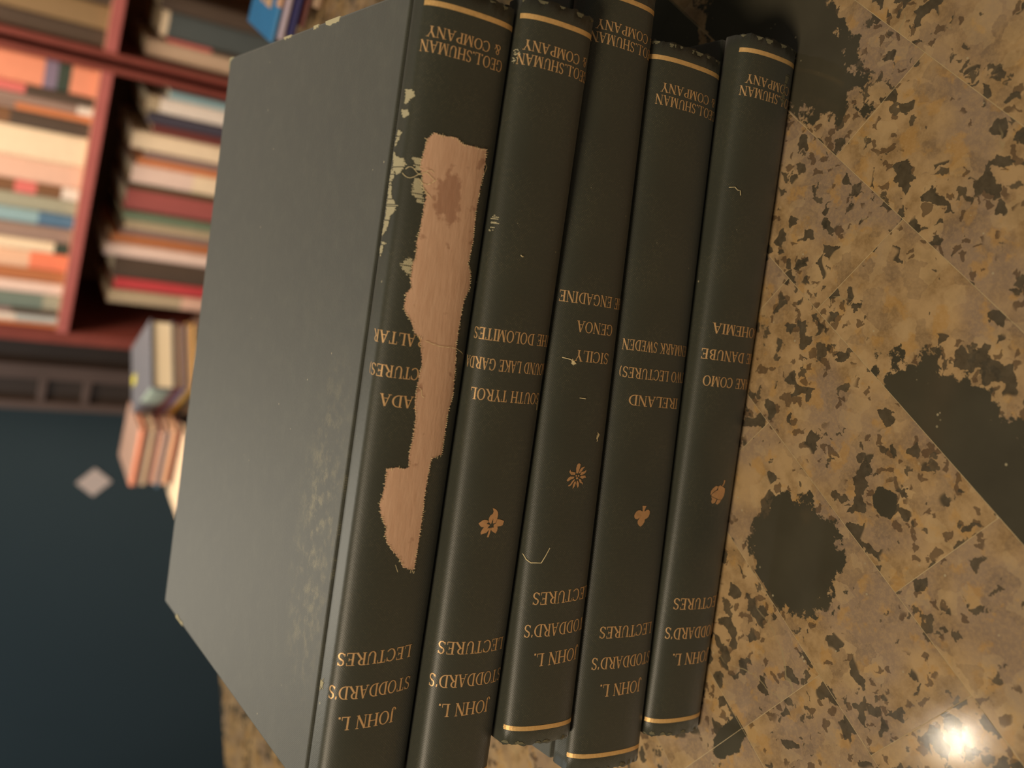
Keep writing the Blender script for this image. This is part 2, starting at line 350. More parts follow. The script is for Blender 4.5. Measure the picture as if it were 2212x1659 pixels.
def glyph(ch):
    if ch == 'A': return bar(0.12, 0, 0.42, 1, TN) + bar(0.42, 1, 0.74, 0, TK) + bar(0.22, 0.34, 0.62, 0.34, TN) + foot(0.12, SF / 2) + foot(0.74, SF / 2), 0.86
    if ch == 'B': return stem(0.16, w=TK) + arc(0.3, 0.755, 0.32, 0.245, -90, 90) + arc(0.3, 0.265, 0.38, 0.265, -90, 90) + bar(0.1, 0.97, 0.32, 0.97, TN) + bar(0.1, 0.52, 0.32, 0.52, TN) + bar(0.1, 0.03, 0.32, 0.03, TN), 0.74
    if ch == 'C': return arc(0.45, 0.5, 0.43, 0.51, 48, 312, 20) + bar(0.74, 0.66, 0.74, 0.97, TN) + bar(0.74, 0.08, 0.74, 0.24, TN * 0.8), 0.8
    if ch == 'D': return stem(0.16) + arc(0.3, 0.5, 0.52, 0.5, -90, 90, 16) + bar(0.1, 0.97, 0.32, 0.97, TN) + bar(0.1, 0.03, 0.32, 0.03, TN), 0.86
    if ch == 'E': return stem(0.16) + bar(0.16, 0.97, 0.62, 0.97, TN) + bar(0.16, 0.52, 0.46, 0.52, TN) + bar(0.16, 0.03, 0.64, 0.03, TN) + bar(0.61, 0.78, 0.61, 1, SF) + bar(0.63, 0, 0.63, 0.24, SF) + bar(0.46, 0.4, 0.46, 0.64, SF), 0.7
    if ch == 'G': return arc(0.45, 0.5, 0.43, 0.51, 48, 300, 20) + bar(0.74, 0.66, 0.74, 0.97, TN) + stem(0.74, 0.04, 0.42, False, True, 0.13), 0.88
    if ch == 'H': return stem(0.16) + stem(0.74) + bar(0.16, 0.52, 0.74, 0.52, TN), 0.9
    if ch == 'I': return stem(0.17), 0.34
    if ch == 'J': return stem(0.3, 0.12, 1, False, True) + arc(0.17, 0.1, 0.2, 0.26, -170, 0, 8), 0.46
    if ch == 'K': return stem(0.16) + bar(0.2, 0.4, 0.68, 0.98, TN) + bar(0.34, 0.58, 0.74, 0.02, TK) + foot(0.68, 1 - SF / 2) + foot(0.74, SF / 2), 0.88
    if ch == 'L': return stem(0.16) + bar(0.16, 0.03, 0.62, 0.03, TN) + bar(0.61, 0, 0.61, 0.28, SF), 0.68
    if ch == 'M': return stem(0.14, w=TN) + bar(0.16, 1, 0.5, 0.02, TK) + bar(0.5, 0.02, 0.84, 1, TN) + stem(0.86), 1.02
    if ch == 'N': return stem(0.14, w=TN) + bar(0.14, 1, 0.74, 0.0, TK) + stem(0.74, w=TN) + foot(0.08, 1 - SF / 2), 0.88
    if ch == 'O': return arc(0.45, 0.5, 0.43, 0.51, 0, 360, 28), 0.9
    if ch == 'P': return stem(0.16) + arc(0.3, 0.73, 0.36, 0.27, -90, 90) + bar(0.1, 0.97, 0.32, 0.97, TN) + bar(0.1, 0.48, 0.32, 0.48, TN), 0.7
    if ch == 'R': return stem(0.16) + arc(0.3, 0.745, 0.34, 0.255, -90, 90) + bar(0.1, 0.97, 0.32, 0.97, TN) + bar(0.1, 0.5, 0.32, 0.5, TN) + bar(0.38, 0.5, 0.76, 0.02, TK) + foot(0.78, SF / 2), 0.86
    if ch == 'S': return arc(0.32, 0.745, 0.26, 0.265, 35, 270, 14, 0.12) + arc(0.32, 0.255, 0.28, 0.265, -150, 90, 14, 0.13) + bar(0.24, 0.56, 0.42, 0.45, 0.12) + bar(0.54, 0.76, 0.54, 0.97, TN) + bar(0.07, 0.05, 0.07, 0.26, TN), 0.64
    if ch == 'T': return stem(0.38, s1=False) + bar(0.05, 0.97, 0.71, 0.97, TN) + bar(0.06, 0.76, 0.06, 1, SF) + bar(0.7, 0.76, 0.7, 1, SF), 0.76
    if ch == 'U': return stem(0.16, 0.32, 1, False, True) + stem(0.7, 0.3, 1, False, True, TN) + arc(0.41, 0.33, 0.325, 0.34, 180, 360, 14), 0.86
    if ch == 'W': return bar(0.1, 1, 0.36, 0, TK) + bar(0.36, 0, 0.56, 0.95, TN) + bar(0.52, 1, 0.78, 0, TK) + bar(0.78, 0, 1.02, 1, TN) + foot(0.1, 1 - SF / 2) + foot(0.54, 1 - SF / 2) + foot(1.02, 1 - SF / 2), 1.12
    if ch == 'Y': return bar(0.1, 1, 0.4, 0.45, TK) + bar(0.4, 0.45, 0.68, 1, TN) + stem(0.4, 0, 0.47, True, False) + foot(0.1, 1 - SF / 2) + foot(0.68, 1 - SF / 2), 0.8
    if ch == '&': return arc(0.36, 0.25, 0.3, 0.26, 60, 360, 16, 0.11) + arc(0.38, 0.72, 0.2, 0.22, -70, 200, 12, 0.1) + bar(0.2, 0.66, 0.7, 0.03, 0.12) + bar(0.64, 0.25, 0.76, 0.5, TN), 0.86
    if ch == '(': return arc(0.42, 0.45, 0.34, 0.62, 125, 235, 12, 0.1), 0.32
    if ch == ')': return arc(-0.06, 0.45, 0.34, 0.62, -55, 55, 12, 0.1), 0.32
    if ch == '.': return bar(0.1, 0.0, 0.1, 0.15, 0.15), 0.22
    if ch == "'": return bar(0.12, 1.0, 0.08, 0.78, 0.1), 0.2
    return [], 0.36
def lettering(name, surf, lines, mat, parent, off=0.00007, skew=0.0):
    """each line: text, u of the baseline, cap height, centre s, half width. Reading direction runs up the stack (towards -s), caps grow towards -u"""
    vs, fs, uv = [], [], []
    for text, ub, h, sc, hw in lines:
        polys, x = [], 0.0
        for ch in text:
            g, w = glyph(ch)
            jx, jy = random.uniform(-.01, .01), random.uniform(-.015, .015)
            for q_ in g: polys.append([(a + x + jx, b_ + jy) for a, b_ in q_])
            x += w + 0.05
        x -= 0.05
        lo, hi = surf.p[3][2], surf.p[-9][2]
        for q_ in polys:
            b0 = len(vs)
            for a, b_ in q_:
                sv = min(max(sc + hw - a / x * 2 * hw, lo), hi); uu = ub - b_ * h + skew * (sv - sc + hw)
                vs.append(surf.at(uu, sv, off)); uv.append((uu, sv))
            fs.append(tuple(range(b0, b0 + len(q_))))
    return mesh(name, vs, fs, mat, parent, uv=uv)

def patch(name, surf, polys, mat, parent, off=0.0001, du=0.00022, jit=0.00018, skip=0.0):
    """lay closed outlines given in (u, s) on the cloth, with ragged scan-line edges"""
    vs, fs, uv = [], [], []
    for poly in polys:
        u0, u1 = min(p[0] for p in poly), max(p[0] for p in poly); n = max(2, int((u1 - u0) / du))
        for i in range(n):
            a, b_ = u0 + (u1 - u0) * i / n, u0 + (u1 - u0) * (i + 1) / n; mid = (a + b_) / 2; xs = []
            for j in range(len(poly)):
                p, q_ = poly[j], poly[(j + 1) % len(poly)]
                if (p[0] > mid) != (q_[0] > mid): xs.append(p[1] + (q_[1] - p[1]) * (mid - p[0]) / (q_[0] - p[0]))
            xs.sort()
            for s0, s1 in zip(xs[::2], xs[1::2]):
                if random.random() < skip: continue
                s0 += random.uniform(-jit, jit); s1 += random.uniform(-jit, jit)
                if s1 - s0 < 0.0001: continue
                m_ = max(1, int((s1 - s0) / 0.0009)); b0 = len(vs)
                for j in range(m_ + 1):
                    sv = s0 + (s1 - s0) * j / m_
                    for uu in (a, b_): vs.append(surf.at(uu, sv, off)); uv.append((uu, sv))
                for j in range(m_): fs.append((b0 + 2 * j, b0 + 2 * j + 1, b0 + 2 * j + 3, b0 + 2 * j + 2))
    return mesh(name, vs, fs, mat, parent, uv=uv)
def threads(name, surf, paths, mat, parent, w=0.00013, off=0.0002):
    vs, fs, uv = [], [], []
    for path in paths:
        b0 = len(vs)
        for i, (uu, sv) in enumerate(path):
            j = min(i + 1, len(path) - 1); h_ = max(j - 1, 0)
            d = Vector((path[j][0] - path[h_][0], path[j][1] - path[h_][1])); n = Vector((-d.y, d.x))
            n = n.normalized() * w / 2 if n.length > 0 else Vector((w / 2, 0))
            for sg in (-1, 1): vs.append(surf.at(uu + n.x * sg, sv + n.y * sg, off + 0.0002 * math.sin(i * 1.3) ** 2)); uv.append((uu, sv))
        for i in range(len(path) - 1): fs.append((b0 + 2 * i, b0 + 2 * i + 1, b0 + 2 * i + 3, b0 + 2 * i + 2))
    return mesh(name, vs, fs, mat, parent, uv=uv)

def board_mesh(name, z0, z1, parent):
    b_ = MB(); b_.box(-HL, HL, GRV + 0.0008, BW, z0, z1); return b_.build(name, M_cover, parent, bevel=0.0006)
def rough_end(s, seed, amp):
    return amp * (math.sin(s * 900 + seed) + 0.6 * math.sin(s * 2300 + seed * 2.1) + 0.4 * math.sin(s * 5100 + seed * 3.3))

YEAR = [(0.0951, 0.0026, 0.0112), (0.0916, 0.0028, 0.0125)]
AUTHOR = [('LECTURES', -0.0633, 0.0035, 0.0104), ("STODDARD'S", -0.0725, 0.0036, 0.0117), ('JOHN L.', -0.0806, 0.0037, 0.0081)]
def green_book(name, loc, rz, t, sc, titles, emblem, label, top=0.0, seed=0.0, skew=0.0, es=0.0, band_u=(0.102, -0.102)):
    root = empty(name, loc, rz, label, 'book', 'matching old green cloth books in the stack')
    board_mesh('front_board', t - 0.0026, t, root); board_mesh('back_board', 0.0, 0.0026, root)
    b_ = MB(); b_.box(-HL + 0.003, HL - 0.003, GRV - 0.001, BW - 0.004, 0.0027, t - 0.0027); b_.build('page_block', M_pages, root)
    sf = Surf(t)
    # spine cloth with turned-in, slightly frayed ends
    vs, uv, fs = [], [], []; NU = 56; prof = sf.p
    for i in range(NU + 1):
        for (v, w, s) in prof:
            f = i / NU; u = -HL + 2 * HL * f
            e = rough_end(s, seed, 0.00022) * (1 if abs(v) < 0.02 and v < 0 else 0.0)
            if i == 0: u += e - 0.0002
            if i == NU: u -= e - 0.0002
            vs.append((u, v, w)); uv.append((u, s))
    m_ = len(prof)
    for i in range(NU):
        for j in range(m_ - 1): fs.append((i * m_ + j, i * m_ + j + 1, (i + 1) * m_ + j + 1, (i + 1) * m_ + j))
    # inner face so that the cloth has thickness
    b0 = len(vs)
    for i in range(NU + 1):
        for j, (v, w, s) in enumerate(prof):
            x = sf.at(vs[i * m_ + j][0], s, -0.0011); vs.append(x); uv.append((x[0], s))
    for i in range(NU):
        for j in range(m_ - 1): fs.append((b0 + i * m_ + j, b0 + (i + 1) * m_ + j, b0 + (i + 1) * m_ + j + 1, b0 + i * m_ + j + 1))
    for i in (0, NU):
        for j in range(m_ - 1):
            q_ = (i * m_ + j, i * m_ + j + 1, b0 + i * m_ + j + 1, b0 + i * m_ + j); fs.append(q_ if i else q_[::-1])
    spine = mesh('spine', vs, fs, M_spine, root, uv=uv, smooth=True)
    lo, hi = prof[9][2], prof[-10][2]
    for ub in band_u:
        patch('gold_band', sf, [[(ub - 0.00065, lo), (ub + 0.00065, lo), (ub + 0.00065, hi), (ub - 0.00065, hi)]], M_band, spine, off=0.00006, du=0.00033, jit=0.0001)
    pw = 0.0007 if top > 0 else 0.0
    lettering('publisher_lettering', sf, [('& COMPANY', YEAR[0][0] + top, YEAR[0][1], sc + pw, YEAR[0][2] - pw), ('GEO.L.SHUMAN', YEAR[1][0] + top, YEAR[1][1], sc + pw, YEAR[1][2] - pw)], M_gold, spine)
    lettering('title_lettering', sf, [(ti[0], ti[1], 0.0031, ti[3] if len(ti) > 3 else sc, ti[2]) for ti in titles], M_gold, spine)
    lettering('author_lettering', sf, [(tx, ub, h, sc, hw) for tx, ub, h, hw in AUTHOR], M_gold, spine, skew=skew)
    if emblem:
        vs, fs, uv = [], [], []
        for poly in emblem:
            bm = bmesh.new(); f = bm.faces.new([bm.verts.new((x * 0.001, y * 0.001, 0)) for x, y in poly])
            bmesh.ops.triangulate(bm, faces=[f]); b0 = len(vs)
            idx = {v: i for i, v in enumerate(bm.verts)}
            for v in bm.verts: vs.append(sf.at(-0.0303 + v.co.y, es + v.co.x, 0.00008)); uv.append((v.co.y, v.co.x))
            for f in bm.faces: fs.append(tuple(b0 + idx[v] for v in f.verts))
            bm.free()
        mesh('emblem', vs, fs, M_emblem, spine, uv=uv)
    # pale fraying along both ends of the spine
    for sg in (1, -1):
        pl = []; s = lo
        while s < hi - 0.001:
            w_ = random.uniform(0.0008, 0.0035); d_ = random.uniform(0.0004, 0.0013)
            e_ = sg * (HL - 0.0001)
            pl.append([(e_, s), (e_ - sg * d_, s + w_ * 0.25), (e_ - sg * d_ * random.uniform(.5, 1), s + w_ * 0.7), (e_, s + w_)]); s += w_ + random.uniform(0.0, 0.004)
        patch('frayed_edge', sf, pl, M_fray, spine, off=0.00009)
    return root, spine, sf

# emblems, in mm (x towards the lower edge of the spine, y towards the tail of the book)
def ell(cx, cy, rx, ry, rot=0, n=18, a0=0, a1=360):
    r = []
    for i in range(n):
        a = math.radians(a0 + (a1 - a0) * i / n); x, y = rx * math.cos(a), ry * math.sin(a); q_ = math.radians(rot)
        r.append((cx + x * math.cos(q_) - y * math.sin(q_), cy + x * math.sin(q_) + y * math.cos(q_)))
    return r
kx, ky = 1 / 13.83 * 0.146, 1 / 13.83 * 0.131
def px(pts): return [((x - 875) * kx, -(y - 880) * ky) for x, y in pts]
LEAF = [px([(835, 445), (905, 465), (970, 510), (1010, 570), (1025, 640), (1015, 760), (985, 880), (905, 895), (895, 750), (865, 850), (850, 915), (770, 850), (765, 740), (790, 670), (865, 605), (875, 540), (850, 480)]),
        px([(1015, 770), (1090, 775), (1160, 790), (1240, 825), (1215, 945), (1150, 970), (1060, 985), (940, 965), (930, 930), (1000, 880)]),
        px([(930, 965), (1055, 985), (1070, 1040), (1060, 1110), (1035, 1185), (960, 1150), (900, 1110), (865, 1055), (880, 1010), (950, 1010)]),
        px([(850, 1005), (870, 1060), (855, 1180), (830, 1295), (780, 1290), (800, 1180), (820, 1060)]),
        px([(800, 960), (760, 1040), (830, 1020), (810, 1080), (745, 1165), (680, 1185), (600, 1220), (580, 1160), (605, 1090), (650, 1010), (700, 945)]),
        px([(720, 905), (820, 935), (800, 975), (690, 1000), (580, 1000), (525, 950), (490, 895), (540, 850), (600, 800), (660, 785), (730, 800), (770, 850)])]
kx, ky = 1 / 16.59 * 0.172, 1 / 16.59 * 0.131
def px(pts): return [((x - 770) * kx, -(y - 885) * ky) for x, y in pts]
EDEL = [px(p) for p in ([(720, 770), (700, 600), (715, 480), (760, 415), (800, 410), (840, 450), (830, 560), (805, 680), (780, 775)],
        [(810, 775), (830, 660), (880, 570), (940, 540), (1010, 520), (960, 580), (920, 660), (860, 750)], [(860, 820), (900, 720), (990, 695), (1070, 640), (1060, 720), (1000, 790), (900, 830)],
        [(850, 900), (920, 855), (1050, 845), (1090, 930), (1030, 925), (950, 965)], [(830, 980), (880, 970), (930, 1020), (940, 1075), (990, 1100), (985, 1180), (950, 1130), (880, 1105)],
        [(770, 1050), (800, 1030), (850, 1120), (860, 1220), (830, 1300), (800, 1230), (770, 1150)], [(720, 1045), (750, 1110), (720, 1240), (655, 1340), (660, 1180), (690, 1090)],
        [(680, 975), (700, 1010), (640, 1120), (590, 1210), (515, 1250), (500, 1210), (560, 1170), (610, 1060)], [(540, 890), (680, 895), (650, 960), (560, 1000), (470, 1080), (430, 1030), (480, 940)],
        [(510, 640), (535, 715), (620, 735), (695, 745), (690, 830), (550, 830), (485, 730)])] + [ell(-0.35, 0.2, 0.3, 0.26), ell(0.45, 0.2, 0.28, 0.26), ell(0.0, -0.5, 0.42, 0.3)]
kx, ky = 1 / 16.59 * 0.165, 1 / 16.59 * 0.131
def px(pts): return [((x - 790) * kx, -(y - 810) * ky) for x, y in pts]
CLOV = [px([(755, 430), (910, 430), (850, 610), (860, 640), (940, 580), (1020, 575), (1075, 640), (1080, 730), (1050, 830), (990, 900), (910, 940), (905, 1040), (850, 1140), (770, 1220), (690, 1165), (640, 1090), (630, 1000), (680, 910), (690, 870),
            (620, 940), (540, 925), (485, 860), (480, 770), (530, 660), (600, 600), (690, 595), (750, 630), (790, 640), (770, 560)])]
kx, ky = 1 / 13.82 * 0.185, 1 / 13.82 * 0.131
def px(pts): return [((x - 710) * kx, -(y - 900) * ky) for x, y in pts]
FRUI = [px([(860, 470), (905, 470), (890, 580), (850, 665), (815, 660), (850, 580)]), px([(620, 655), (690, 680), (650, 790), (560, 860), (475, 970), (480, 830), (530, 740)]),
        px([(700, 670), (760, 640), (850, 690), (930, 740), (945, 850), (930, 990), (880, 1090), (850, 1120), (720, 1090), (520, 1000), (505, 950), (600, 850), (690, 800)]),
        px([(510, 1010), (700, 1100), (650, 1220), (570, 1250), (530, 1180), (545, 1110)]), px([(730, 1105), (845, 1130), (830, 1200), (750, 1275), (680, 1250), (700, 1180)])]

BK = [(-0.006767, -0.022818, -0.111956, 0.026077), (-0.003722, -0.027759, -0.092195, 0.023098), (0.009668, -0.029303, -0.044745, 0.023807), (-0.001549, -0.028739, -0.043632, 0.028002), (0.006144, -0.033309, -0.074085, 0.023234)]
INFO = [(-0.0025, [('BRALTAR', 0.0212, 0.0085, -0.0078), ('ECTURES)', 0.0127, 0.0081, -0.0080), ('NADA', 0.0053, 0.0060, -0.0053)], None, 'topmost green book with a torn spine baring tan board', 0.0015, 0.075, 0.0),
        (-0.0010, [('THE DOLOMITES', 0.0216, 0.0128), ('AROUND LAKE GARDA', 0.0138, 0.0148), ('SOUTH TYROL', 0.0057, 0.0111)], LEAF, 'green book with gold leaf emblem and SOUTH TYROL on its spine, second in the stack', 0.001, 0.01, -0.0009),
        (0.0014, [('THE ENGADINE', 0.0209, 0.0127), ('GENOA', 0.0131, 0.0066), ('SICILY', 0.005, 0.0062)], EDEL, 'green book with gold edelweiss emblem and SICILY on its spine, middle of the stack', 0.0, 0.05, 0.0008),
        (0.0008, [('DENMARK SWEDEN', 0.0211, 0.0137), ('(TWO LECTURES)', 0.0131, 0.0137), ('IRELAND', 0.0052, 0.0099)], CLOV, 'green book with gold clover emblem and IRELAND on its spine, fourth in the stack', 0.0, 0.01, 0.0008),
        (0.0013, [('BOHEMIA', 0.0214, 0.0104), ('THE DANUBE', 0.0134, 0.0127), ('LAKE COMO', 0.0054, 0.0111)], FRUI, 'green book with gold fruit emblem and LAKE COMO on its spine, lying on the granite', 0.0, 0.0, 0.0019)]
z = CT + 0.0001; built = [None] * 5
for i in (4, 3, 2, 1, 0):
    x, y, rz, t = BK[i]; sc, ti, em, lab, top, sk, es = INFO[i]
    built[i] = green_book('book', (x, y, z), rz, t - 0.00015, sc, ti, em, lab, top, 1.7 * i + 0.4, sk, es); z += t

# damage on the top book
TEAR = [(0.07147,-0.00707),(0.07131,-0.00555),(0.0714,-0.00063),(0.07036,0.00112),(0.07037,0.00423),(0.07051,0.00869),(0.06863,0.00895),(0.06542,0.00895),(0.05855,0.00844),(0.05463,0.00817),(0.04691,0.00869),(0.04096,0.00817),(0.03851,0.00967),(0.03493,0.01013),(0.03182,0.00869),(0.02999,0.00844),(0.02335,0.00817),(0.01981,0.00817),(0.01274,0.00919),(0.00648,0.00967),(0.00108,0.00869),(-0.00953,0.00869),(-0.01063,0.00555),(-0.01243,0.00523),(-0.01874,0.00491),(-0.02917,0.00523),(-0.04104,0.00491),(-0.03996,0.00156),(-0.03765,0.0),(-0.03535,-0.00239),(-0.03311,-0.00423),(-0.03089,-0.00523),(-0.02954,-0.00491),(-0.02563,-0.00707),(-0.02301,-0.00763),(-0.01944,-0.00707),(-0.01724,-0.00707),(-0.01373,-0.00707),(-0.01336,-0.00457),(-0.01347,-0.00199),(-0.013,-0.00112),(-0.00903,-0.00156),(-0.00636,-0.00112),(-0.0002,-0.00112),(0.00457,-0.00199),(0.0098,-0.00199),(0.01376,-0.00156),(0.01589,-0.00199),(0.01884,-0.00278),(0.02056,-0.00278),(0.02162,-0.00491),(0.02407,-0.00587),(0.02575,-0.00735),(0.0272,-0.00844),(0.03134,-0.00844),(0.03244,-0.00735),(0.03522,-0.0079),(0.03806,-0.0079),(0.04068,-0.00735),(0.04441,-0.00763),(0.04891,-0.00707),(0.05267,-0.00707),(0.05584,-0.00678),(0.05871,-0.00817),(0.0608,-0.00869),(0.06283,-0.00943),(0.06504,-0.00919),(0.0676,-0.00869),(0.06946,-0.00869)]
WORN = [[(0.08128,-0.01775),(0.081,-0.01387),(0.07914,-0.0131),(0.07883,-0.01402),(0.07755,-0.01575),(0.0778,-0.01725),(0.07959,-0.01725)],[(0.07636,-0.01825),(0.07597,-0.01417),(0.07474,-0.01417),(0.07412,-0.01575),(0.07436,-0.01725)],[(0.07138,-0.01875),(0.07062,-0.01625),(0.06912,-0.01725),(0.06699,-0.01875),(0.06764,-0.01925)],[(0.06576,-0.01925),(0.06459,-0.01725),(0.06407,-0.01387),(0.0626,-0.01295),(0.06033,-0.01448),(0.06004,-0.01625),(0.06134,-0.01875)],[(0.06229,-0.01925),(0.06036,-0.01675),(0.05849,-0.01825),(0.05471,-0.01725),(0.05243,-0.01372),(0.05067,-0.01432),(0.04999,-0.01625),(0.04649,-0.01725),(0.04452,-0.01925),(0.0448,-0.01985),(0.04898,-0.01925),(0.05343,-0.01925),(0.05851,-0.01975)],[(0.0434,-0.01925),(0.04288,-0.01625),(0.04203,-0.01775),(0.03878,-0.01875),(0.04127,-0.01985)],[(0.05954,-0.01056),(0.05996,-0.00817),(0.05387,-0.00735),(0.05395,-0.00869),(0.05585,-0.01035)],[(0.06464,-0.01157),(0.06469,-0.00943),(0.06168,-0.00895),(0.06171,-0.01056)],[(0.03826,-0.01077),(0.04047,-0.00869),(0.03874,-0.00763),(0.03546,-0.00844),(0.0371,-0.01013)],[(-0.07338,-0.0197),(-0.07249,-0.01775),(-0.07515,-0.01775),(-0.07637,-0.01965)]]
root0, sp0, sf0 = built[0]
patch('bare_board', sf0, [TEAR], M_bare, sp0, off=0.00012, jit=0.00022)['label'] = 'tan spine board bared by the torn cloth'
for w_ in WORN: patch('worn_patch', sf0, [w_], M_worn, sp0, off=0.00010, jit=0.0004, skip=0.08)['label'] = 'pale threads showing where the cloth is rubbed through'
th = []
for i in range(len(TEAR)):
    a, b_ = TEAR[i], TEAR[(i + 1) % len(TEAR)]; L_ = math.hypot(b_[0] - a[0], b_[1] - a[1]); n = max(1, int(L_ / 0.00055))
    for j in range(n):
        f = j / n; u_, s_ = a[0] + (b_[0] - a[0]) * f, a[1] + (b_[1] - a[1]) * f
        if random.random() < 0.8:
            along = abs(b_[0] - a[0]) < abs(b_[1] - a[1])
            l_ = random.uniform(0.0003, 0.0012)
            th.append([(u_ + (random.uniform(-.7, .7) * l_ if along else random.uniform(-.3, .3) * l_), s_ + (random.uniform(-.2, .2) * l_ if along else random.uniform(-.7, .7) * l_)), (u_, s_),
                       (u_ - (random.uniform(.2, 1.0) * l_ if along else 0), s_ + (0 if along else random.uniform(-.6, .6) * l_))])
th += [[(0.0196 + 0.0004 * math.sin(i * .5) - 0.0028 * (i / 14 - 1) ** 2 * 0.8, 0.0112 - 0.0128 * i / 14) for i in range(15)],
       [(0.0078 - 0.0025 * i / 6, -0.0015 + 0.0018 * i / 6 + 0.0003 * math.sin(i)) for i in range(7)],
       [(0.0605 - 0.001 * math.sin(i * .6), -0.0135 + 0.0085 * i / 12) for i in range(13)], [(0.0598 - 0.0012 * math.sin(i * .4), -0.0095 + 0.0048 * i / 9) for i in range(10)],
       [(0.0615 + 0.0008 * math.sin(i * .9), -0.0128 + 0.007 * i / 10) for i in range(11)], [(0.058 - 0.0005 * i, -0.0085 + 0.0006 * i) for i in range(6)],
       [(0.0668 - 0.0006 * i, 0.0092 + 0.0003 * math.sin(i)) for i in range(6)], [(-0.0392 - 0.0004 * i, -0.001 + 0.0002 * i) for i in range(6)]]
threads('frayed_threads', sf0, th, M_thread, sp0)
# chipped, rubbed edges of the top cover
for (x, y, w_, d_) in ((HL - 0.0006, 0.058, 0.011, 0.0012), (HL - 0.0005, 0.071, 0.004, 0.0008), (HL - 0.0005, 0.096, 0.007, 0.0007), (-HL + 0.0004, 0.136, 0.010, 0.001), (HL - 0.002, BW - 0.0008, 0.0, 0.0)):
    n = 9; pl = []
    if w_ == 0.0:
        pl = [(HL - 0.004, BW + 0.00004), (HL - 0.0012, BW - 0.0006), (HL + 0.00004, BW - 0.004), (HL + 0.00004, BW + 0.00004)]
    else:
        sg = 1 if x > 0 else -1
        pl = [(sg * (HL + 0.00004), y + w_ / 2), (sg * (HL + 0.00004), y - w_ / 2)] + [(sg * (HL - d_ * random.uniform(.5, 1.5)), y - w_ / 2 + w_ * (i + .5) / n) for i in range(n)]
    b = MB(); b.prism(pl, BK[0][3] - 0.0016, BK[0][3] + 0.00004)
    b.build('chipped_edge', M_worn, root0)['label'] = 'cream chips where the cover edge is worn'
# lint and rubbed marks on the other books
root2, sp2, sf2 = built[2]
for pth in ([(-0.053, -0.0133), (-0.0543, -0.0119), (-0.0551, -0.0106), (-0.0549, -0.0077), (-0.0529, -0.0067), (-0.0506, -0.0056)], [(0.0025, -0.0085), (0.0022, -0.0062), (0.0018, -0.0048), (0.0012, -0.0046)], [(-0.0082, -0.0016), (-0.0083, 0.0004)]):
    threads('rub_mark', sf2, [pth], M_thread, sp2, w=0.00022, off=0.0001)
for ply in ([(0.0024, -0.0055), (0.0012, -0.004), (0.0006, -0.0049), (0.0014, -0.0057)], [(-0.0176, 0.0067), (-0.0182, 0.0076), (-0.0192, 0.0071), (-0.0205, 0.0069), (-0.019, 0.0064)]):
    patch('lint', sf2, [ply], M_thread, sp2, off=0.00013)
root4, sp4, sf4 = built[4]
threads('lint', sf4, [[(0.0616, -0.0102), (0.0619, -0.0085), (0.0612, -0.0075), (0.0612, -0.0066), (0.0598, -0.0063)]], M_thread, sp4, w=0.00022, off=0.0002)
patch('rub_mark', sf4, [[(0.0985, 0.0055), (0.0985, 0.0075), (0.094, 0.006), (0.089, 0.007), (0.0905, 0.0045)]], M_fray, sp4, off=0.0001, skip=0.35)
root1, sp1, sf1 = built[1]
for pth in ([(0.0417, -0.0037), (0.0413, -0.0033), (0.0414, -0.0028)], [(0.0035, 0.0093), (0.001, 0.0093)]):
    threads('lint', sf1, [pth], M_thread, sp1, w=0.00025, off=0.0002)
for ply in ([(0.0512, -0.0128), (0.0505, -0.0108), (0.0485, -0.0109), (0.046, -0.0128), (0.048, -0.0135)], [(0.094, -0.0128), (0.0925, -0.0115), (0.0895, -0.0125), (0.0905, -0.0136)]):
    patch('rub_mark', sf1, [ply], M_worn, sp1, off=0.00009, jit=0.0005, skip=0.45)

# ------------------------------------------------------------------ bookcases
M_case = simple('red_brown_wood', (120, 58, 48), 0.45, 0.25, 25.0)
M_edge = simple('pinkish_red_shelf_edge', (168, 92, 86), 0.45, 0.15, 30.0)
M_dark = simple('dark_bookcase_interior', (150, 112, 82), 0.7, 0.2, 20.0)
SH = CT - 0.0545                             # top of the shelf that shows
DEP, TOPZ = 0.27, 1.62
def bookcase(x0, x1, p0, p1, label):
    r = empty('bookcase', bc(0, 0), BRZ, label, 'bookcase')
    for a, b_ in ((x0, x0 + p0), (x1 - p1, x1)):
        m_ = MB(); m_.box(a, b_, 0, DEP, 0.0, TOPZ); m_.build('side_panel', M_case, r, bevel=0.001)
    m_ = MB(); m_.box(x0 + p0, x1 - p1, DEP - 0.008, DEP, 0.0, TOPZ); m_.build('back_panel', M_dark, r)
    for zt in (0.10, SH - 0.34, SH, SH + 0.34, SH + 0.68):
        m_ = MB(); m_.box(x0 + p0, x1 - p1, 0.004, DEP - 0.008, zt - 0.018, zt); m_.build('shelf', M_dark, r)
        m_ = MB(); m_.box(x0 + p0, x1 - p1, 0.0, 0.004, zt - 0.018, zt); m_.build('shelf_edge', M_edge, r)
    m_ = MB(); m_.box(x0 + p0, x1 - p1, 0.004, 0.02, 0.0, 0.082); m_.build('kickboard', M_case, r)
    return r
bookcase(-0.492, 0.010, 0.022, 0.0115, 'red-brown bookcase full of upright paperbacks behind the pile of books')
bookcase(0.0205, 0.56, 0.011, 0.022, 'red-brown bookcase at the edge of the photo, its dark books beyond the bright blue book')

